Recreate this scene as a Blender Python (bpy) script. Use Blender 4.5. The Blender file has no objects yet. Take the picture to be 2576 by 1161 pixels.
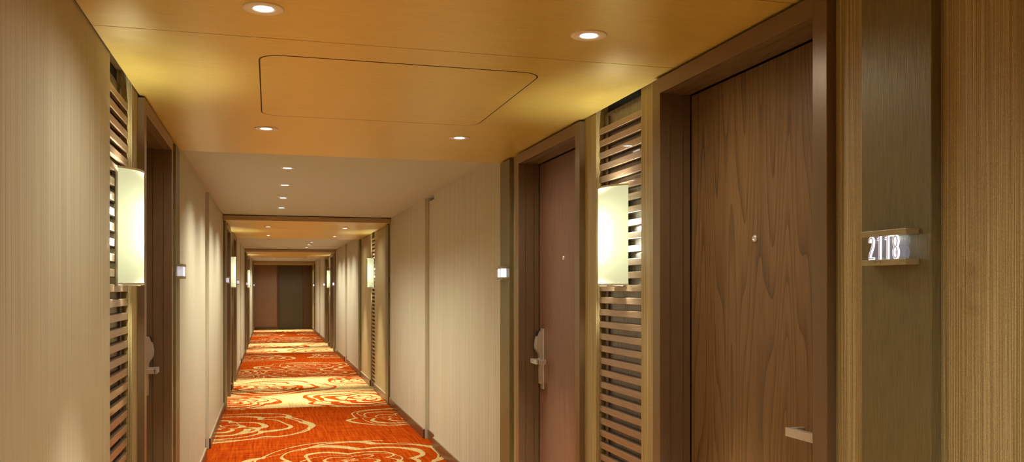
import bpy, bmesh, math, random
from mathutils import Vector, Matrix
random.seed(7)
S = bpy.context.scene
COL = S.collection
PI = math.pi
H = 1.375                      # eye height
ZS = H + .76                   # underside of the lowered soffits
ZC = H + .82                   # underside of the main ceiling
XR, XL = 1.37, -.50            # wallpaper planes
PER = 8.75                     # distance between the bays

# ------------------------------------------------------------------ materials
def new_mat(name):
    m = bpy.data.materials.new(name); m.use_nodes = True
    nt = m.node_tree; b = nt.nodes['Principled BSDF']
    return m, nt, b
class NT:
    def __init__(s, nt): s.nt = nt
    def node(s, kind, **kw):
        n = s.nt.nodes.new(kind)
        for k, v in kw.items():
            if k.startswith('i_'):
                key = k[2:]
                n.inputs[int(key) if key.isdigit() else key.replace('_', ' ')].default_value = v
            else: setattr(n, k, v)
        return n
    def link(s, a, b): s.nt.links.new(a, b)
    def val(s, sock, v):
        if hasattr(v, 'is_linked') or hasattr(v, 'links'): s.link(v, sock)
        else: sock.default_value = v
    def math(s, op, a, b=0.0, c=None, clamp=False):
        n = s.nt.nodes.new('ShaderNodeMath'); n.operation = op; n.use_clamp = clamp
        s.val(n.inputs[0], a); s.val(n.inputs[1], b)
        if c is not None: s.val(n.inputs[2], c)
        return n.outputs[0]
    def vmath(s, op, a, b):
        n = s.nt.nodes.new('ShaderNodeVectorMath'); n.operation = op
        s.val(n.inputs[0], a); s.val(n.inputs[1], b)
        return n.outputs[0]
    def mix(s, f, a, b):
        n = s.nt.nodes.new('ShaderNodeMix'); n.data_type = 'RGBA'
        s.val(n.inputs[0], f); s.val(n.inputs[6], a); s.val(n.inputs[7], b)
        return n.outputs[2]
    def obj(s): return s.nt.nodes.new('ShaderNodeTexCoord').outputs['Object']
    def geo(s): return s.nt.nodes.new('ShaderNodeNewGeometry').outputs['Position']
    def noise(s, vec, scale, stretch=(1, 1, 1), detail=2, rough=.5, off=(0, 0, 0)):
        mp = s.nt.nodes.new('ShaderNodeMapping'); mp.inputs['Scale'].default_value = stretch
        mp.inputs['Location'].default_value = off
        s.link(vec, mp.inputs['Vector'])
        n = s.nt.nodes.new('ShaderNodeTexNoise'); n.inputs['Scale'].default_value = scale
        n.inputs['Detail'].default_value = detail; n.inputs['Roughness'].default_value = rough
        s.link(mp.outputs[0], n.inputs['Vector'])
        return n.outputs[0]
    def ramp(s, f, stops):
        n = s.nt.nodes.new('ShaderNodeValToRGB'); e = n.color_ramp.elements
        while len(e) < len(stops): e.new(.5)
        for k, (p, c) in enumerate(stops):
            e[k].position = p; e[k].color = (*c, 1)
        s.link(f, n.inputs[0]); return n.outputs[0]
    def bump(s, h, strength, dist, bsdf):
        n = s.nt.nodes.new('ShaderNodeBump'); n.inputs['Strength'].default_value = strength
        n.inputs['Distance'].default_value = dist
        s.link(h, n.inputs['Height']); s.link(n.outputs[0], bsdf.inputs['Normal'])

def wallpaper(name, dark, mid, light, scale, bumpd, rough=.6):
    m, nt, b = new_mat(name); t = NT(nt); P = t.geo()
    fine = t.noise(P, scale, (1, 1, .0022), 3, .7)
    broad = t.noise(P, scale * .16, (1, 1, .03), 2, .6)
    weave = t.noise(P, scale * 1.6, (1, 1, .45), 2, .6)
    f = t.math('ADD', t.math('MULTIPLY', fine, .70), t.math('MULTIPLY', broad, .06))
    f = t.math('ADD', f, t.math('MULTIPLY', weave, .22))
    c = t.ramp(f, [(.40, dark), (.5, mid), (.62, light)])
    t.link(c, b.inputs['Base Color']); b.inputs['Roughness'].default_value = rough
    b.inputs['Specular IOR Level'].default_value = .35
    t.bump(f, .6, bumpd, b)
    return m
M = {}
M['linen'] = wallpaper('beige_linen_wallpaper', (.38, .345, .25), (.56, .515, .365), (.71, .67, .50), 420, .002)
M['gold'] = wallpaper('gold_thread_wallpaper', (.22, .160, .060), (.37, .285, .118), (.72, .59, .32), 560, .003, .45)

def plain(name, col, rough, metal=0., spec=.5, stretch=None, var=.0, scale=200, bump=0., coat=0.):
    m, nt, b = new_mat(name); t = NT(nt)
    b.inputs['Roughness'].default_value = rough; b.inputs['Metallic'].default_value = metal
    b.inputs['Specular IOR Level'].default_value = spec
    b.inputs['Coat Weight'].default_value = coat
    n = t.noise(t.geo(), scale, stretch or (1, 1, 1), 2, .6)
    c = t.ramp(n, [(.3, tuple(x * (1 - var) for x in col)), (.7, tuple(min(1, x * (1 + var)) for x in col))])
    t.link(c, b.inputs['Base Color'])
    if bump: t.bump(n, .5, bump, b)
    return m
M['bronze'] = plain('satin_bronze_laminate', (.205, .135, .070), .36, .35, .5, (1, 1, .02), .08, 300)
M['board'] = plain('ribbed_olive_bronze_board', (.185, .155, .066), .40, .35, .5, (1, 1, .035), .20, 520, .0012)
M['base'] = plain('brown_baseboard', (.11, .062, .026), .30, .1, .5, (1, .05, 1), .12, 160)
M['basetop'] = plain('baseboard_cap', (.40, .31, .20), .4, .1)
M['slat'] = plain('walnut_slat', (.30, .195, .115), .34, .1, .6, (1, .03, 1), .22, 420, .0006, .25)
M['backwood'] = plain('dark_grained_backing', (.19, .145, .105), .40, .0, .6, (1, 1, .035), .45, 260, .001, .3)
M['dark'] = plain('dark_shadow_gap', (.012, .008, .006), .6)
M['ceil'] = plain('mauve_beige_ceiling_paint', (.53, .545, .49), .65, 0, .3, None, .03, 60)
M['soffit'] = plain('satin_gold_soffit_veneer', (.67, .52, .135), .33, .2, .5, (.08, 1, 1), .06, 130)
M['fascia'] = plain('gold_brown_fascia', (.42, .29, .13), .45, .1, .5, (.05, 1, 1), .06, 120)
M['steel'] = plain('satin_nickel', (.74, .70, .62), .30, .6, .5, None, .03, 300)
M['black'] = plain('black_plastic', (.02, .018, .016), .3)
M['ring'] = plain('cream_painted_metal_ring', (.85, .80, .70), .45, .0)
M['signbar'] = plain('brushed_bronze_bar', (.36, .31, .16), .42, .3, .5, (1, .05, 1), .15, 500)
M['endred'] = plain('brown_vinyl_end_wall', (.27, .165, .105), .6, 0, .3, (1, 1, .05), .12, 120)
M['enddark'] = plain('dark_olive_end_door', (.10, .085, .052), .55, 0, .3, None, .12, 90)

def emis(name, col, st):
    m = bpy.data.materials.new(name); m.use_nodes = True; nt = m.node_tree
    b = nt.nodes['Principled BSDF']
    b.inputs['Base Color'].default_value = (*col, 1)
    b.inputs['Emission Color'].default_value = (*col, 1); b.inputs['Emission Strength'].default_value = st
    return m
M['lens'] = emis('glowing_lamp_lens', (1, .97, .95), 14)
def clear_acrylic():
    m = bpy.data.materials.new('clear_acrylic'); m.use_nodes = True; nt = m.node_tree; t = NT(nt)
    tr = t.node('ShaderNodeBsdfTransparent'); gl = t.node('ShaderNodeEmission'); gl.inputs[0].default_value = (.62, .58, .70, 1); gl.inputs[1].default_value = .25
    mx = t.node('ShaderNodeMixShader'); mx.inputs[0].default_value = .16
    t.link(tr.outputs[0], mx.inputs[1]); t.link(gl.outputs[0], mx.inputs[2]); t.link(mx.outputs[0], nt.nodes['Material Output'].inputs['Surface'])
    return m
M['digit'] = emis('lit_acrylic_edge', (.92, .90, 1.0), .46)
M['digitcore'] = emis('lit_acrylic_core', (.45, .42, .50), .12)
M['acrylic'] = clear_acrylic()

def oak(name, lo, mid, hi, sc=1.0):
    m, nt, b = new_mat(name); t = NT(nt); P = t.geo()
    base = t.noise(P, 5.5 * sc, (1, 1, .07), 1.2, .4)
    rings = t.math('FRACT', t.math('MULTIPLY', base, 24))
    line = t.math('POWER', rings, 3.0)
    pores = t.noise(P, 330, (1, 1, .02), 2, .6)
    f = t.math('ADD', t.math('MULTIPLY', line, .30), t.math('MULTIPLY', pores, .80))
    tone = t.noise(P, 5, (1, 1, .12), 2, .5)
    f = t.math('ADD', f, t.math('MULTIPLY', tone, .25))
    c = t.ramp(f, [(.30, hi), (.60, mid), (.98, lo)])
    t.link(c, b.inputs['Base Color']); b.inputs['Roughness'].default_value = .42
    t.bump(f, .25, .0006, b)
    return m
M['oak'] = oak('stained_oak_veneer', (.055, .029, .010), (.155, .084, .029), (.225, .130, .050))
M['mahog'] = oak('reddish_veneer', (.12, .058, .036), (.175, .088, .052), (.21, .11, .066), .8)

# linen lamp shade, lit by its bulbs, plus an even glow added for its dim ends
def shade_mat():
    m = bpy.data.materials.new('cream_fabric_lampshade'); m.use_nodes = True; nt = m.node_tree; t = NT(nt)
    nt.nodes.remove(nt.nodes['Principled BSDF']); out = nt.nodes['Material Output']
    w = t.noise(t.obj(), 260, (1, 1, 3), 2, .6)
    c = t.ramp(w, [(.3, (.24, .245, .16)), (.7, (.28, .285, .19))])
    tr = t.node('ShaderNodeBsdfTranslucent'); di = t.node('ShaderNodeBsdfDiffuse')
    t.link(c, tr.inputs[0]); t.link(c, di.inputs[0])
    mx = t.node('ShaderNodeMixShader'); mx.inputs[0].default_value = .35
    t.link(tr.outputs[0], mx.inputs[1]); t.link(di.outputs[0], mx.inputs[2])
    em = t.node('ShaderNodeEmission'); em.inputs[0].default_value = (.84, .84, .52, 1); em.inputs[1].default_value = .24
    ad = t.node('ShaderNodeAddShader'); t.link(mx.outputs[0], ad.inputs[0]); t.link(em.outputs[0], ad.inputs[1])
    t.link(ad.outputs[0], out.inputs['Surface'])
    return m
M['shade'] = shade_mat()

# woven carpet: line-drawn roses, orange ground in the halls, cream ground in the bays
def carpet():
    m, nt, b = new_mat('orange_rose_carpet'); t = NT(nt); P = t.geo()
    sx = t.node('ShaderNodeSeparateXYZ'); t.link(P, sx.inputs[0]); X, Y = sx.outputs[0], sx.outputs[1]
    Yl = t.math('ADD', t.math('MODULO', t.math('ADD', Y, 43.75 - 5.6), PER), 5.6)
    cx = t.node('ShaderNodeCombineXYZ'); t.link(X, cx.inputs[0]); t.link(Yl, cx.inputs[1])
    n3 = t.node('ShaderNodeTexNoise'); n3.inputs['Scale'].default_value = 1.7; n3.inputs['Detail'].default_value = .6
    t.link(P, n3.inputs['Vector'])
    wob = t.vmath('MULTIPLY', t.vmath('SUBTRACT', n3.outputs['Color'], (.5, .5, .5)), (.30, .34, 0))
    Q = t.vmath('ADD', cx.outputs[0], wob)
    cen = [(-.52, 9.05, 1.0, .3), (1.45, 9.35, .75, 1.4), (.62, 7.05, .85, 2.2), (-.55, 6.1, .55, 1.1), (1.20, 11.05, .85, .9),
           (.02, 12.5, .85, 3.0), (1.40, 13.2, .6, 1.9), (.55, 14.6, .8, .1), (-.45, 11.0, .6, 2.6), (-.5, 14.2, .5, 2), (.55, 5.85, .8, .1)]
    best = None; bv = None; bp = None
    for (a, c_, R, ph) in cen:
        d = t.vmath('SUBTRACT', Q, (a, c_, 0))
        ln = t.node('ShaderNodeVectorMath', operation='LENGTH'); t.link(d, ln.inputs[0])
        q = t.math('DIVIDE', ln.outputs['Value'], R)
        dv = t.vmath('ADD', d, (0, 0, ph))
        if best is None: best, bv = q, dv
        else:
            lt = t.math('LESS_THAN', q, best)
            mx = t.node('ShaderNodeMix', data_type='VECTOR'); t.link(lt, mx.inputs[0])
            t.link(bv, mx.inputs[4]); t.link(dv, mx.inputs[5]); bv = mx.outputs[1]
            best = t.math('MINIMUM', q, best)
    s2 = t.node('ShaderNodeSeparateXYZ'); t.link(bv, s2.inputs[0])
    ang = t.math('ARCTAN2', s2.outputs[1], s2.outputs[0]); ph = s2.outputs[2]
    r2 = t.math('MULTIPLY', best, 4.3)
    k = t.math('FLOOR', r2)
    def lobes(freq, twist):
        a = t.math('ADD', t.math('MULTIPLY', ang, freq), t.math('ADD', ph, t.math('MULTIPLY', r2, twist)))
        return t.math('ABSOLUTE', t.math('SINE', a))
    f = t.math('SUBTRACT', r2, t.math('MULTIPLY', lobes(2.0, .5), .8))
    fr = t.math('FRACT', f)
    tri = t.math('ABSOLUTE', t.math('SUBTRACT', fr, .5))
    nz = t.noise(P, 1.7, (1, 1, 1), 1, .5, (3, 5, 0))
    nz = t.math('MULTIPLY', t.math('SUBTRACT', nz, .42, clamp=True), 1.0)
    w = t.math('ADD', .062, t.math('MULTIPLY', nz, .62))
    # bay or hall
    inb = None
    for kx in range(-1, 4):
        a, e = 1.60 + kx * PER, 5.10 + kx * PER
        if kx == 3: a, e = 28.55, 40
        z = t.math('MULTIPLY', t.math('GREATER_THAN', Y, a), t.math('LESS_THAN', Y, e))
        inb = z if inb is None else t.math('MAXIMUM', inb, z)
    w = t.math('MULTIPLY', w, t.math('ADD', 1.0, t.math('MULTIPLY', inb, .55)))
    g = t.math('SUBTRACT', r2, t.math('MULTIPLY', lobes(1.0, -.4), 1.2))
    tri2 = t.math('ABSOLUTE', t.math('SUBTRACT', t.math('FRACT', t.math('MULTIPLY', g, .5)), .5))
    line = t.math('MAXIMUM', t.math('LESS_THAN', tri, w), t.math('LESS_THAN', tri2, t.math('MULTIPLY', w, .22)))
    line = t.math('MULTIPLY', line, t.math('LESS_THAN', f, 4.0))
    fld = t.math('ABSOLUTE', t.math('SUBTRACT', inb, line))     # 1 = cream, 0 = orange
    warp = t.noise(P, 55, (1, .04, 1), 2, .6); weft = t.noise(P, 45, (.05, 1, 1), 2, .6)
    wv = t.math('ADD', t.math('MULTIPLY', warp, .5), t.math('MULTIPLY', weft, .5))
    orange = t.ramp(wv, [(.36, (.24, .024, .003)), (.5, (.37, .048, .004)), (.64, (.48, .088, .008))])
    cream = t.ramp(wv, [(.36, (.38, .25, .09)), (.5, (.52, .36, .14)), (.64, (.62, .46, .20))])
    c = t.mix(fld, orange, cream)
    t.link(c, b.inputs['Base Color']); b.inputs['Roughness'].default_value = .95
    b.inputs['Specular IOR Level'].default_value = .0
    t.bump(t.noise(P, 900, (1, 1, 1), 1), .5, .002, b)
    return m
M['carpet'] = carpet()

# ------------------------------------------------------------------ mesh helpers
def bx(bm, x0, x1, y0, y1, z0, z1, mi=0, bev=0.):
    x0, x1 = min(x0, x1), max(x0, x1); y0, y1 = min(y0, y1), max(y0, y1)
    v = [bm.verts.new((x, y, z)) for x in (x0, x1) for y in (y0, y1) for z in (z0, z1)]
    fs = [bm.faces.new([v[i] for i in q]) for q in ((0, 1, 3, 2), (4, 6, 7, 5), (0, 4, 5, 1), (2, 3, 7, 6), (0, 2, 6, 4), (1, 5, 7, 3))]
    for f in fs: f.material_index = mi
    if bev:
        es = list({e for f in fs for e in f.edges})
        r = bmesh.ops.bevel(bm, geom=es, offset=bev, segments=2, affect='EDGES', profile=.5)
        for f in r['faces']: f.material_index = mi
def prism(bm, pts, frame, depth, mi=0):
    """pts: 2-D outline (a,b); frame(a,b,d) -> 3-D"""
    n = len(pts)
    A = [bm.verts.new(frame(a, b, 0)) for a, b in pts]; B = [bm.verts.new(frame(a, b, depth)) for a, b in pts]
    fs = [bm.faces.new(A), bm.faces.new(B[::-1])]
    for i in range(n): fs.append(bm.faces.new((A[i], A[(i + 1) % n], B[(i + 1) % n], B[i])))
    for f in fs: f.material_index = mi
def lathe(bm, prof, seg=32, mi=0, smooth=True):
    rings = [[bm.verts.new((r * math.cos(2 * PI * k / seg), r * math.sin(2 * PI * k / seg), z)) for k in range(seg)] for r, z in prof]
    for a, b in zip(rings, rings[1:]):
        for k in range(seg):
            f = bm.faces.new((a[k], a[(k + 1) % seg], b[(k + 1) % seg], b[k])); f.material_index = mi; f.smooth = smooth
    return rings
def obj(name, bm, mats, parent=None):
    bmesh.ops.recalc_face_normals(bm, faces=bm.faces)
    me = bpy.data.meshes.new(name); bm.to_mesh(me); bm.free()
    for m in (mats if isinstance(mats, (list, tuple)) else [mats]): me.materials.append(m)
    o = bpy.data.objects.new(name, me); COL.objects.link(o)
    if parent: o.parent = parent
    return o
def tag(o, label, cat, group=None, kind=None):
    o['label'] = label; o['category'] = cat
    if group: o['group'] = group
    if kind: o['kind'] = kind
    return o
def empty(name, loc=(0, 0, 0), rz=0):
    o = bpy.data.objects.new(name, None); COL.objects.link(o); o.location = loc; o.rotation_euler = (0, 0, rz)
    o.empty_display_size = .1
    return o
def dup(root, loc, rz=None):
    r = root.copy(); COL.objects.link(r); r.location = loc
    if rz is not None: r.rotation_euler = (0, 0, rz)
    for ch in list(root.children):
        c = ch.copy(); COL.objects.link(c); c.parent = r
        for g in list(ch.children):
            d = g.copy(); COL.objects.link(d); d.parent = c
    return r
def X(side, x):                # x given for the right wall, mirrored for the left
    return x if side > 0 else (XR + XL) - x
def sbx(bm, side, x0, x1, y0, y1, z0, z1, mi=0, bev=0.):
    bx(bm, X(side, x0), X(side, x1), y0, y1, z0, z1, mi, bev)

# ------------------------------------------------------------------ layout of the walls (local y of the bays)
BN, BF = (1.532, 1.757), (4.885, 5.098)          # near and far boards that carry the room numbers
DA, DB = (1.888, 2.918), (3.694, 4.753)          # outer frame edges of the two doors
LV = (3.076, 3.552)                              # slatted panel
Y0, Y1 = -3.6, 30.0
ZT = 2.26
def bay(k, side):
    L = []
    dA = dict(board=[], door=[], louver=[])
    if k == 3: dA['board'] = ['N']
    elif side > 0 and k == 1: dA = dict(board=['N', 'F'], door=[], louver=[1])
    elif side < 0 and k == 0: dA = dict(board=['F'], door=['B'], louver=[1])
    else: dA = dict(board=['N', 'F'], door=['A', 'B'], louver=[1])
    return dA
cuts = {1: [], -1: []}
for side in (1, -1):
    for k in range(4):
        o = PER * k; b_ = bay(k, side)
        for d in b_['door']:
            a, e = DA if d == 'A' else DB
            cuts[side].append((a + o, e + o, 'door', d, k))
        if b_['louver']: cuts[side].append((LV[0] + o, LV[1] + o, 'louver', '', k))
    for k in range(-1, 3): cuts[side].append((7.43 + PER * k, 7.89 + PER * k, 'slot', '', k))
    cuts[side].sort()
FR = .022                                          # frame stands this far inside its cut

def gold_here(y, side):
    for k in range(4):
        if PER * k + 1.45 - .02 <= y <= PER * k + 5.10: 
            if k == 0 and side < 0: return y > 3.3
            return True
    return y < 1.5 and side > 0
def wallseg(bm, side, a, e, x=XR):
    # split where the paper changes
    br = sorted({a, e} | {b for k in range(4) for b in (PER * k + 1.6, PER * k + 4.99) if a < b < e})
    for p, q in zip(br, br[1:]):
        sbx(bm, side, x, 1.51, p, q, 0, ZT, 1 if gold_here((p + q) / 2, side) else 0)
for side, nm in ((1, 'wall_right'), (-1, 'wall_left')):
    bm = bmesh.new(); y = Y0
    for a, e, kind, d, k in cuts[side]:
        wallseg(bm, side, y, a)
        if kind == 'slot':
            sbx(bm, side, XR + .04, 1.51, a, e, 0, ZC - .03, 0); sbx(bm, side, XR + .10, 1.51, a, e, ZC - .03, ZT, 2)
        elif kind == 'louver': sbx(bm, side, XR + .056, 1.51, a, e, 0, ZT, 2)
        else: sbx(bm, side, XR, 1.51, a, e, 2.128, ZT, 1)
        y = e
    wallseg(bm, side, y, Y1)
    sbx(bm, side, 1.512, 1.62, Y0, Y1, -.05, ZT, 2)
    w = obj(nm, bm, [M['linen'], M['gold'], M['dark']])
    tag(w, ('right' if side > 0 else 'left') + ' corridor wall in ribbed beige and gold wallpaper', 'wall', kind='structure')
# end walls
bm = bmesh.new()
bx(bm, -.62, 1.49, Y1, Y1 + .1, 0, ZT, 0)
bx(bm, -.5, .236, Y1 - .05, Y1, 0, ZT, 0)
bx(bm, 1.09, 1.37, Y1 - .04, Y1, 0, ZT, 1)
tag(obj('wall_back', bm, [M['endred'], M['base']]), 'brown end wall closing the far end of the corridor', 'wall', kind='structure')
bm = bmesh.new(); bx(bm, -.75, 1.62, Y0 - .1, Y0, 0, ZT)
tag(obj('wall_front', bm, M['linen']), 'beige wall closing the corridor behind the viewer', 'wall', kind='structure')
e = empty('door_1', (.66, Y1 - .03, 0)); tag(e, 'dark olive door leaf in the corridor end wall', 'door', kind='structure')
bm = bmesh.new(); bx(bm, -.36, .42, 0, .028, .012, 2.10, 0, .003); obj('door_leaf', bm, M['enddark'], e)
bm = bmesh.new(); bx(bm, -.42, -.362, -.03, .028, 0, 2.13, 0, .003); bx(bm, -.362, .422, -.012, .028, 2.10, 2.13, 0, .002)
obj('door_frame', bm, M['base'], e)

# floor and ceiling
bm = bmesh.new(); bx(bm, -.75, 1.62, Y0 - .1, Y1 + .1, -.05, 0)
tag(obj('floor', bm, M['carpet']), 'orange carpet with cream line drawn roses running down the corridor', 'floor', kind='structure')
bm = bmesh.new(); bx(bm, -.75, 1.62, Y0 - .1, Y1 + .1, ZC, ZC + .08)
tag(obj('ceiling', bm, M['ceil']), 'mauve beige painted main ceiling of the corridor', 'ceiling', kind='structure')

SX0, SX1 = XL + .006, XR - .006
names = ['nearest', 'second', 'third', 'farthest']
for k in range(4):
    o = PER * k; a, e = 1.45 + o, (5.13 + o if k < 3 else Y1 - .051)
    bm = bmesh.new()
    edges = [a, 2.04 + o, 2.75 + o, e] if k < 3 else [a, e]
    for p, q in zip(edges, edges[1:]):
        bx(bm, SX0, SX1, p + .002, q - .002, ZS, ZC - .012, 0, 0)
    bx(bm, SX0 + .01, SX1 - .01, a + .01, e - .01, ZS + .004, ZC - .001, 1)
    tag(obj('trim_1' if not k else 'trim_1.%03d' % k, bm, [M['soffit'], M['dark']]),
        '%s lowered gold veneer ceiling soffit over a door bay' % names[k], 'soffit', kind='structure')
    bm = bmesh.new(); bx(bm, SX0 - .003, SX1 + .003, a - .014, a, ZS - .001, ZC - .008, 0, .001)
    tag(obj('trim_2' if not k else 'trim_2.%03d' % k, bm, M['fascia']),
        'narrow gold brown fascia at the front edge of the %s soffit' % names[k], 'fascia', kind='structure')

# baseboards
for side, nm in ((1, 'baseboard_right'), (-1, 'baseboard_left')):
    bm = bmesh.new()
    def bseg(a, e, x=XR):
        if e - a < .02: return
        sbx(bm, side, x - .016, x + .001, a, e, .001, .082, 0, .002)
        sbx(bm, side, x - .012, x + .001, a, e, .0822, .090, 1)
    stops = []
    for a, e, kind, d, k in cuts[side]:
        stops.append((a, e, kind))
    for k in range(4):
        for w, (a, e) in (('N', BN), ('F', BF)):
            if w in bay(k, side)['board']: stops.append((a + PER * k, e + PER * k, 'board'))
    stops.sort(); y = Y0
    for a, e, kind in stops:
        bseg(y, a)
        if kind == 'slot': bseg(a, e, XR + .04)
        y = e
    bseg(y, Y1 - .06)
    tag(obj(nm, bm, [M['base'], M['basetop']]), 'brown baseboard along the %s corridor wall' % ('right' if side > 0 else 'left'), 'baseboard', kind='structure')
bm = bmesh.new(); bx(bm, -.48, .23, Y1 - .066, Y1 - .05, .001, .09); bx(bm, 1.10, 1.35, Y1 - .055, Y1 - .04, .001, .09)
tag(obj('baseboard_back', bm, M['base']), 'dark baseboard along the end wall beside the olive door', 'baseboard', kind='structure')

# number boards (pilasters)
where = {0: 'first bay', 1: 'second bay', 2: 'third bay', 3: 'far end'}
n = 0
for side in (1, -1):
    sn = 'right' if side > 0 else 'left'
    for k in range(4):
        for w, (a, e) in (('N', BN), ('F', BF)):
            if w not in bay(k, side)['board']: continue
            bm = bmesh.new(); sbx(bm, side, 1.345, XR + .0, a + PER * k, e + PER * k, .001, ZS - .008, 0, .0015)
            tag(obj('trim_3' if n == 0 else 'trim_3.%03d' % n, bm, M['board']),
                'tall ribbed bronze board at the %s of the %s on the %s wall' % ('near end' if w == 'N' else 'far end', where[k] if k < 3 else 'last bay', sn),
                'wall board', kind='structure')
            n += 1

# ------------------------------------------------------------------ doors
def make_door(side, kind, k, num):
    ya, ye = (DA if kind == 'A' else DB); o = PER * k
    yc = (ya + ye) / 2 + o
    root = empty('door_%d' % num, (X(side, XR), yc, 0))
    sn = 'right' if side > 0 else 'left'
    col = 'brown oak' if kind == 'A' else 'reddish brown'
    if k == 0 and side > 0: lab = 'brown oak guest room door nearest the viewer on the right' if kind == 'A' else 'reddish brown guest room door beyond the slatted panel on the right'
    elif k == 0: lab = 'deeply framed guest room door beside the big lamp on the left'
    else: lab = '%s framed guest room door %s in the %s on the %s wall' % (col, 'before the wall lamp' if kind == 'A' else 'beyond the wall lamp', where[k], sn)
    tag(root, lab, 'door', kind='structure')
    sg = 1 if side > 0 else -1
    def q(bm, x0, x1, y0, y1, z0, z1, mi=0, bev=0.):   # x: depth from the wallpaper plane, + into the wall
        bx(bm, sg * x0, sg * x1, y0, y1, z0, z1, mi, bev)
    hw = (ye - ya) / 2; iw = hw - .061
    ZI = 2.072
    bm = bmesh.new()
    for s in (-1, 1):
        q(bm, -.0255, .095, s * iw, s * (hw - .001), .001, 2.126, 0, .0015)
        for xb in (.008, .058):
            q(bm, xb, xb + .005, s * (iw - .003), s * (iw + .002), .001, ZI)
    q(bm, -.0255, .095, -iw - .001, iw + .001, ZI, 2.126, 0, .0015)
    for xb in (.008, .058): q(bm, xb, xb + .005, -iw, iw, ZI - .003, ZI + .002)
    obj('door_frame', bm, M['bronze'], root)
    bm = bmesh.new()
    q(bm, .096, .136, -iw + .006, iw - .006, .008, ZI - .005, 0, .0015)
    leaf = obj('door_leaf', bm, M['oak'] if kind == 'A' else M['mahog'], root)
    # handle side: door A near edge (-y), door B far edge (+y)
    h = -1 if kind == 'A' else 1
    hy = h * (iw - (.086 if kind == 'A' else .068))
    bm = bmesh.new()
    q(bm, .0925, .0965, hy - .026, hy + .026, .815, 1.150, 0, .0012)
    # body: side profile drawn in (out, z), extruded in y
    prof = [(0, .845), (.016, .845), (.017, .985), (.019, 1.000), (.024, 1.013), (.033, 1.026), (.040, 1.040), (.041, 1.062), (.038, 1.088), (.032, 1.112), (.026, 1.130), (.022, 1.134), (0, 1.136)]
    prism(bm, prof, lambda a, b, d: (sg * (.093 - a), hy - .021 + d, b), .042)
    obj('lock_plate', bm, M['steel'], leaf)
    bm = bmesh.new(); prism(bm, [(.0325, 1.112), (.036, 1.110), (.031, 1.134), (.0225, 1.1365)], lambda a, b, d: (sg * (.093 - a), hy - .017 + d, b), .034)
    obj('card_slot', bm, M['black'], leaf)
    bm = bmesh.new()
    q(bm, .030, .078, hy - .010, hy + .010, .962, .984, 0, .004)
    L = .112
    # plan outline of the lever: rounded at the stem end, square at the tip
    out = [(h * .010, .044), (h * .015, .040), (h * .015, .034), (h * .010, .027), (-h * L, .024), (-h * L, .036), (-h * .020, .044)]
    prism(bm, [(hy + a, b) for a, b in out], lambda a, b, d: (sg * b, a, .961 + d), .024)
    q(bm, .030, .080, hy - h * (L - .014), hy - h * L, .961, .985, 0, .003)      # the tip returns towards the leaf
    obj('lever_handle', bm, M['steel'], leaf)
    bm = bmesh.new(); lathe(bm, [(.0005, .004), (.0045, .004), (.005, .006), (.010, .005), (.011, .0)], 24)
    for v in bm.verts:
        x_, y_, z_ = v.co; v.co = (sg * (.096 - z_), x_ + (.02 if kind == 'A' else .04) , 1.530 + y_)
    obj('peephole', bm, M['steel'], leaf)
    return root
num = 2
for side in (1, -1):
    for k in range(4):
        for d in bay(k, side)['door']:
            make_door(side, d, k, num); num += 1

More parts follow.
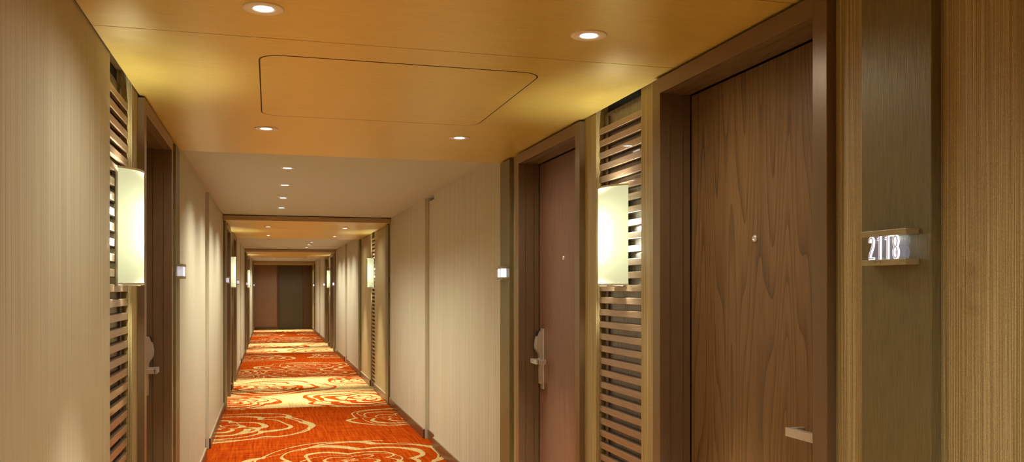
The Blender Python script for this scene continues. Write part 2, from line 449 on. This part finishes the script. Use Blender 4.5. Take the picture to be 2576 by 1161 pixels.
# ------------------------------------------------------------------ slatted panels
ymid = (LV[0] + LV[1]) / 2; lw = LV[1] - LV[0]
def make_louver():
    r = empty('slatted_panel', (0, 0, 0))
    bm = bmesh.new()
    z = H - .039 - .0522 * 24 ; 
    while z < ZS - .02:
        if z > .04: bx(bm, .014, .032, -lw / 2 + .001, lw / 2 - .001, z - .027, z, 0, .0018)
        z += .0522
    obj('slats', bm, M['slat'], r)
    bm = bmesh.new(); bx(bm, .040, .055, -lw / 2 + .001, lw / 2 - .001, .001, ZS - .002)
    obj('backing_board', bm, M['backwood'], r)
    bm = bmesh.new()
    for yy in (-lw / 2 + .03, lw / 2 - .06): bx(bm, .0322, .0398, yy, yy + .03, .002, ZS - .02)
    obj('batten', bm, M['backwood'], r)
    return r
sl = make_louver(); used = False
def make_sconce():
    """origin on the wallpaper plane, lamp bulging towards -x"""
    r = empty('wall_lamp', (0, 0, 0))
    z0, z1 = 1.385, 1.788
    def arc(hw, x_edge, x_mid, n=20):
        s = x_edge - x_mid; R = (hw * hw + s * s) / (2 * s); a0 = math.asin(hw / R)
        return [(x_mid + R - R * math.cos(-a0 + 2 * a0 * i / n), R * math.sin(-a0 + 2 * a0 * i / n)) for i in range(n + 1)]
    bm = bmesh.new(); pts = arc(.132, -.008, -.072)
    rows = [z0 + .008, z0 + .1, z0 + .2, z0 + .3, z1 - .007]
    g = [[bm.verts.new((x, y, z)) for x, y in pts] for z in rows]
    for a, b in zip(g, g[1:]):
        for i in range(len(pts) - 1):
            f = bm.faces.new((a[i], a[i + 1], b[i + 1], b[i])); f.smooth = True
    sh = obj('lamp_shade', bm, M['shade'], r)
    def rim(name, za, zb, off):
        bm = bmesh.new(); A = arc(.1335 , -.007, -.0735); B = arc(.1305, -.007, -.0705)
        lo = [bm.verts.new((x, y, za)) for x, y in A] + [bm.verts.new((x, y, za)) for x, y in B[::-1]]
        hi = [bm.verts.new((v.co.x, v.co.y, zb)) for v in lo]
        n_ = len(lo)
        bm.faces.new(lo); bm.faces.new(hi[::-1])
        for i in range(n_): bm.faces.new((lo[i], lo[(i + 1) % n_], hi[(i + 1) % n_], hi[i]))
        obj(name, bm, M['rim'], sh)
    rim('shade_rim', z1 - .007, z1, 0); rim('shade_rim', z0 + .001, z0 + .008, 0)
    bm = bmesh.new(); bx(bm, -.058, .013, -.03, .05, z0 - .003, z0 + .0, 0); bx(bm, .004, .013, -.05, .05, z0 - .003, z0 + .39, 0, .001)
    obj('bracket', bm, M['steel'], r)
    bm = bmesh.new(); lathe(bm, [(.0005, 0), (.007, .0), (.007, .24), (.0005, .24)], 16)
    for v in bm.verts: v.co += Vector((-.004, 0, z0 + .08))
    obj('lamp_tube', bm, M['tube'], r)
    for zz, up in ((z1 - .05, PI), (z0 + .05, 0)):      # the open top and bottom of the shade
        ld = bpy.data.lights.new('sconce_spill', 'SPOT'); ld.energy = SC_E * 4.2; ld.shadow_soft_size = .014; ld.color = (1.0, .97, .80)
        ld.spot_size = math.radians(136); ld.spot_blend = .6
        lo = bpy.data.objects.new('sconce_spill', ld); COL.objects.link(lo); lo.parent = r; lo.location = (-.014, 0, zz); lo.rotation_euler = (up, 0, 0)
    for zz in (z0 + .15, z0 + .25):
        ld = bpy.data.lights.new('sconce_bulb', 'POINT'); ld.energy = SC_E; ld.shadow_soft_size = .016; ld.color = (.97, 1.0, .80)
        lo = bpy.data.objects.new('sconce_bulb', ld); COL.objects.link(lo); lo.parent = r; lo.location = (-.028, 0, zz)
    return r
M['rim'] = plain('pale_shade_rim', (.62, .60, .42), .4)
M['tube'] = emis('fluorescent_tube', (.95, 1, .85), 2)
SC_E = .72
sc = make_sconce()
sig = {0: 'first', 1: 'second', 2: 'third'}
for side in (1, -1):
    sn = 'right' if side > 0 else 'left'
    for k in range(3):
        if not bay(k, side)['louver']: continue
        y = ymid + PER * k; rz = 0 if side > 0 else PI; x = X(side, XR)
        if not used: used = True; a, b = sl, sc; a.location = (x, y, 0); b.location = (x, y, 0)
        else: a, b = dup(sl, (x, y, 0), rz), dup(sc, (x, y, 0), rz)
        pos = {0: 'nearest the viewer', 1: 'in the second bay', 2: 'in the farthest bay'}[k]
        tag(a, 'dark wood slatted panel behind the lamp on the %s wall, %s' % (sn, pos), 'slatted panel', 'slatted panels behind the wall lamps')
        tag(b, 'curved cream fabric wall lamp, lit, on the %s wall, %s' % (sn, pos), 'wall lamp', 'cream wall lamps along the corridor')

# ------------------------------------------------------------------ room number signs
def stroke(bm, pts, w, x0, x1, mi, closed=False):
    """flat ribbon of width w along pts (y,z), extruded from x0 to x1"""
    n_ = len(pts); L = []; R = []
    for i in range(n_):
        if closed: p, q = pts[(i - 1) % n_], pts[(i + 1) % n_]
        else: p, q = pts[max(i - 1, 0)], pts[min(i + 1, n_ - 1)]
        d = Vector((q[0] - p[0], q[1] - p[1])).normalized(); nrm = Vector((-d.y, d.x)); s = 1.0
        if (closed or 0 < i < n_ - 1):
            d1 = Vector((pts[i][0] - p[0], pts[i][1] - p[1])).normalized(); s = 1 / max(.6, abs(d1.dot(d)))
        L.append((pts[i][0] + nrm.x * w / 2 * s, pts[i][1] + nrm.y * w / 2 * s)); R.append((pts[i][0] - nrm.x * w / 2 * s, pts[i][1] - nrm.y * w / 2 * s))
    V = [[bm.verts.new((x, a, b)) for a, b in S_] for S_ in (L, R) for x in (x0, x1)]
    Lf, Lb, Rf, Rb = V
    m_ = n_ if closed else n_ - 1
    for i in range(m_):
        j = (i + 1) % n_
        for quad in ((Lf[i], Lf[j], Rf[j], Rf[i]), (Lb[i], Rb[i], Rb[j], Lb[j]), (Lf[i], Lb[i], Lb[j], Lf[j]), (Rf[i], Rf[j], Rb[j], Rb[i])):
            f = bm.faces.new(quad); f.material_index = mi
    if not closed:
        for i in (0, n_ - 1):
            f = bm.faces.new((Lf[i], Rf[i], Rb[i], Lb[i])); f.material_index = mi
def glyph(ch, h):
    """centre line of a condensed numeral; u runs in reading direction"""
    if ch == '1': return [([(-.0062, h - .006), (.0012, h - .006)], False), ([(.0022, 0), (.0022, h)], False)]
    if ch == '2':
        p = [(-.0062, h - .0135)]
        for i in range(9):
            a = PI - PI * 1.12 * i / 8; p.append((.0000 + .0062 * math.cos(a), h - .0105 + .0080 * math.sin(a)))
        p += [(.0044, h - .022), (-.0052, .010), (-.0056, .0025)]
        return [(p, False), ([(-.0084, .0030), (.0084, .0030)], False)]
    if ch == '8':
        return [([(.0062 * math.cos(2 * PI * i / 20), h * .745 + (h * .215) * math.sin(2 * PI * i / 20)) for i in range(20)], True),
                ([(.0068 * math.cos(2 * PI * i / 20), h * .275 + (h * .235) * math.sin(2 * PI * i / 20)) for i in range(20)], True)]
def make_sign(side, text):
    """origin on the board face, sign stands out along -x (side right)"""
    r = empty('room_number_sign', (0, 0, 0))
    W, D = .146, .035
    for nm, za, zb in (('top_bar', 1.4905, 1.5035), ('bottom_bar', 1.4255, 1.4385)):
        bm = bmesh.new(); bx(bm, -D, 0, -W / 2, W / 2, za, zb, 0, .0008)
        bar = obj(nm, bm, M['signbar'], r)
    if text:
        bm = bmesh.new()
        for u, v in ((.012, 0), (.012, .003), (.0135, .003), (.018, .003), (.018, .0), (.0195, .0015), (.024, .003), (.028, .003), (.034, .003), (.034, 0), (.036, .0015), (-.002, .003)):
            yy = -(u - .042); bx(bm, -D - .0006, -D + .0002, yy - .0005, yy + .0005, 1.4310 + v - .0005, 1.4310 + v + .0005)
        obj('braille_dots', bm, M['black'], bar)
    h = 1.4905 - 1.4385
    txt = text or '1111'
    rd = -1                       # reading direction along y on this side
    for i, ch in enumerate(txt):
        bm = bmesh.new()
        c0 = rd * ([-.0425, -.0165, .0090, .0370][i])
        if text:
            for pts, cl in glyph(ch, h):
                P2 = [(c0 + rd * u, 1.4385 + z) for u, z in pts]
                stroke(bm, P2, .0060, -D + .003, -D + .007, 0, cl)
                stroke(bm, P2, .0022, -D + .0022, -D + .0031, 1, cl)
                stroke(bm, P2, .0054, -D + .0072, -.002, 2, cl)
        else:                     # too far away to read: the lit acrylic numerals merge into a block
            bx(bm, -D + .004, -.002, c0 - .011, c0 + .011, 1.4387, 1.4903, 0 if i % 2 else 3, .002)
        obj('digit', bm, [M['digit'], M['digitcore'], M['acrylic'], M['digitfar']], r)
    ld = bpy.data.lights.new('sign_light', 'POINT'); ld.energy = SG_E; ld.shadow_soft_size = .008; ld.color = (.85, .95, .75)
    lo = bpy.data.objects.new('sign_light', ld); COL.objects.link(lo); lo.parent = r; lo.location = (-D - .02, 0, 1.465)
    lo.location = (-.010, .003, 1.4865)
    return r
M['digitfar'] = emis('lit_acrylic_block', (.62, .60, .70), .28)
SG_E = .02
s0 = make_sign(1, '2118')
s0.location = (1.345, (BN[0] + BN[1]) / 2 - .005, 0)
tag(s0, 'illuminated room number sign reading 2118 on the bronze board at the right', 'room number sign', 'lit room number signs')
sf = make_sign(1, ''); first = True
for side in (1, -1):
    for k in range(4):
        if side > 0 and k == 1: continue
        for w, (a, e) in (('N', BN), ('F', BF)):
            if w not in bay(k, side)['board'] or (side > 0 and k == 0 and w == 'N'): continue
            loc = (X(side, 1.345), (a + e) / 2 + PER * k, 0)
            if first: s_ = sf; first = False; sf.location = loc
            else: s_ = dup(sf, loc, 0 if side > 0 else PI)
            sn = 'right' if side > 0 else 'left'
            if k == 0: lab = 'small lit room number sign on the board past the %s' % ('reddish door on the right' if side > 0 else 'big lamp and left door')
            elif k == 3: lab = 'tiny lit room number sign beside the far end wall, on the %s' % sn
            else: lab = 'tiny lit number sign on %s wall, %s the %s bay lamp' % (sn, 'before' if w == 'N' else 'just past', where[k].split()[0])
            tag(s_, lab, 'room number sign', 'lit room number signs')

# ------------------------------------------------------------------ downlights
def make_down(big):
    r = empty('downlight', (0, 0, 0))
    R = .054 if big else .046; Ri = .0265 if big else .029
    bm = bmesh.new(); lathe(bm, [(R, 0), (R, -.0025), (R - .002, -.0038), (Ri + .002, -.0032), (Ri, -.002), (Ri - .002, -.0008)], 40)
    obj('trim_ring', bm, M['ring'], r)
    bm = bmesh.new(); rr = lathe(bm, [(.0005, -.0016), (Ri * .55, -.0014), (Ri - .0015, -.0009)], 32)
    obj('lamp_lens', bm, M['lens'], r)
    ld = bpy.data.lights.new('downlight_spot', 'SPOT'); ld.energy = DN_E * (1.7 if big else .43); ld.spot_size = math.radians(52 if big else 145); ld.spot_blend = 1.0
    ld.shadow_soft_size = .02; ld.color = (1.0, .965, .84)
    lo = bpy.data.objects.new('downlight_spot', ld); COL.objects.link(lo); lo.parent = r; lo.location = (0, 0, -.025)
    if big:      # extra weak wide spot added under each bay lamp to lift the walls
        ld = bpy.data.lights.new('downlight_wall_fill', 'SPOT'); ld.energy = DN_E * .085; ld.spot_size = math.radians(168); ld.spot_blend = 1.0
        ld.shadow_soft_size = .02; ld.color = (1.0, .965, .84)
        lo = bpy.data.objects.new('downlight_wall_fill', ld); COL.objects.link(lo); lo.parent = r; lo.location = (0, 0, -.03)
    return r
DN_E = 105
g1 = make_down(True); g2 = make_down(False); u1 = u2 = False
for k in range(4):
    for row, y in enumerate((2.46, 4.312)):
        for x in (-.016, .925):
            yy = y + PER * k
            if k == 3:
                if row: continue
                yy = 29.0; 
            loc = (x, yy, ZS)
            if not u1: o = g1; g1.location = loc; u1 = True
            else: o = dup(g1, loc)
            sn = 'left' if x < .4 else 'right'
            pos = ['nearest', 'second', 'third', 'farthest'][k]
            tag(o, 'recessed downlight in the %s gold soffit, %s of its %s pair' % (pos, sn, 'front' if not row else 'back') if k < 3 else 'recessed downlight in the farthest soffit on the %s' % sn,
                'downlight', 'downlights in the gold soffits')
for k in range(-1, 3):
    xh = .118 if k % 2 == 0 else .722
    for i, y in enumerate((6.139, 7.163, 8.18, 9.196)):
        loc = (xh, y + PER * k, ZC)
        if not u2: o = g2; g2.location = loc; u2 = True
        else: o = dup(g2, loc)
        nth = ['nearest', 'second', 'third', 'farthest'][i]
        pl = {-1: 'ceiling behind the viewer', 0: 'pale ceiling just past the first soffit', 1: 'pale ceiling past the second soffit', 2: 'pale ceiling past the third soffit'}[k]
        tag(o, '%s of the row of downlights in the %s' % (nth, pl), 'downlight', 'downlights in the main ceiling')

# access panel: a thin flush hatch outlined by a dark rounded joint
def rrect(x0, x1, y0, y1, r, n_=8):
    P_ = []
    for cx_, cy_, a0 in ((x1 - r, y1 - r, 0), (x0 + r, y1 - r, PI / 2), (x0 + r, y0 + r, PI), (x1 - r, y0 + r, 1.5 * PI)):
        for i in range(n_ + 1):
            a = a0 + PI / 2 * i / n_; P_.append((cx_ + r * math.cos(a), cy_ + r * math.sin(a)))
    return P_
r = empty('access_panel', (.45, 3.46, ZS)); tag(r, 'flush rounded rectangular access panel in the nearest gold soffit', 'access panel')
bm = bmesh.new(); prism(bm, rrect(-.485, .485, -.518, .518, .076), lambda a, b, d: (a, b, -.0006 + d), .0005)
obj('joint', bm, M['jointm'] if 'jointm' in M else M['dark'], r)
bm = bmesh.new(); prism(bm, rrect(-.4800, .4800, -.5120, .5120, .071), lambda a, b, d: (a, b, -.0009 + d), .0008)
obj('hatch', bm, M['soffit'], r)

# ------------------------------------------------------------------ camera and view
cam = bpy.data.cameras.new('camera'); co = bpy.data.objects.new('camera', cam); COL.objects.link(co)
cam.sensor_width = 36; cam.lens = 2190 / 2576 * 36; cam.shift_y = (724 - 580.5) / 2576; cam.clip_start = .05
co.location = (0, 0, H); co.rotation_euler = (PI / 2, 0, -math.atan(610 / 2190))
S.camera = co
w = bpy.data.worlds.new('world'); S.world = w; w.use_nodes = True
w.node_tree.nodes['Background'].inputs[0].default_value = (.02, .016, .012, 1)
S.view_settings.view_transform = 'Standard'; S.view_settings.look = 'None'
S.view_settings.gamma = 1; S.view_settings.use_curve_mapping = False; S.view_settings.exposure = 1.15
cy = S.cycles
cy.max_bounces = 6; cy.diffuse_bounces = 4; cy.glossy_bounces = 2; cy.transmission_bounces = 4
cy.caustics_reflective = False; cy.caustics_refractive = False; cy.sample_clamp_indirect = 4
cy.use_denoising = True
cy.use_adaptive_sampling = True; cy.adaptive_threshold = .04; cy.adaptive_min_samples = 16
try: cy.use_light_tree = True
except Exception: pass
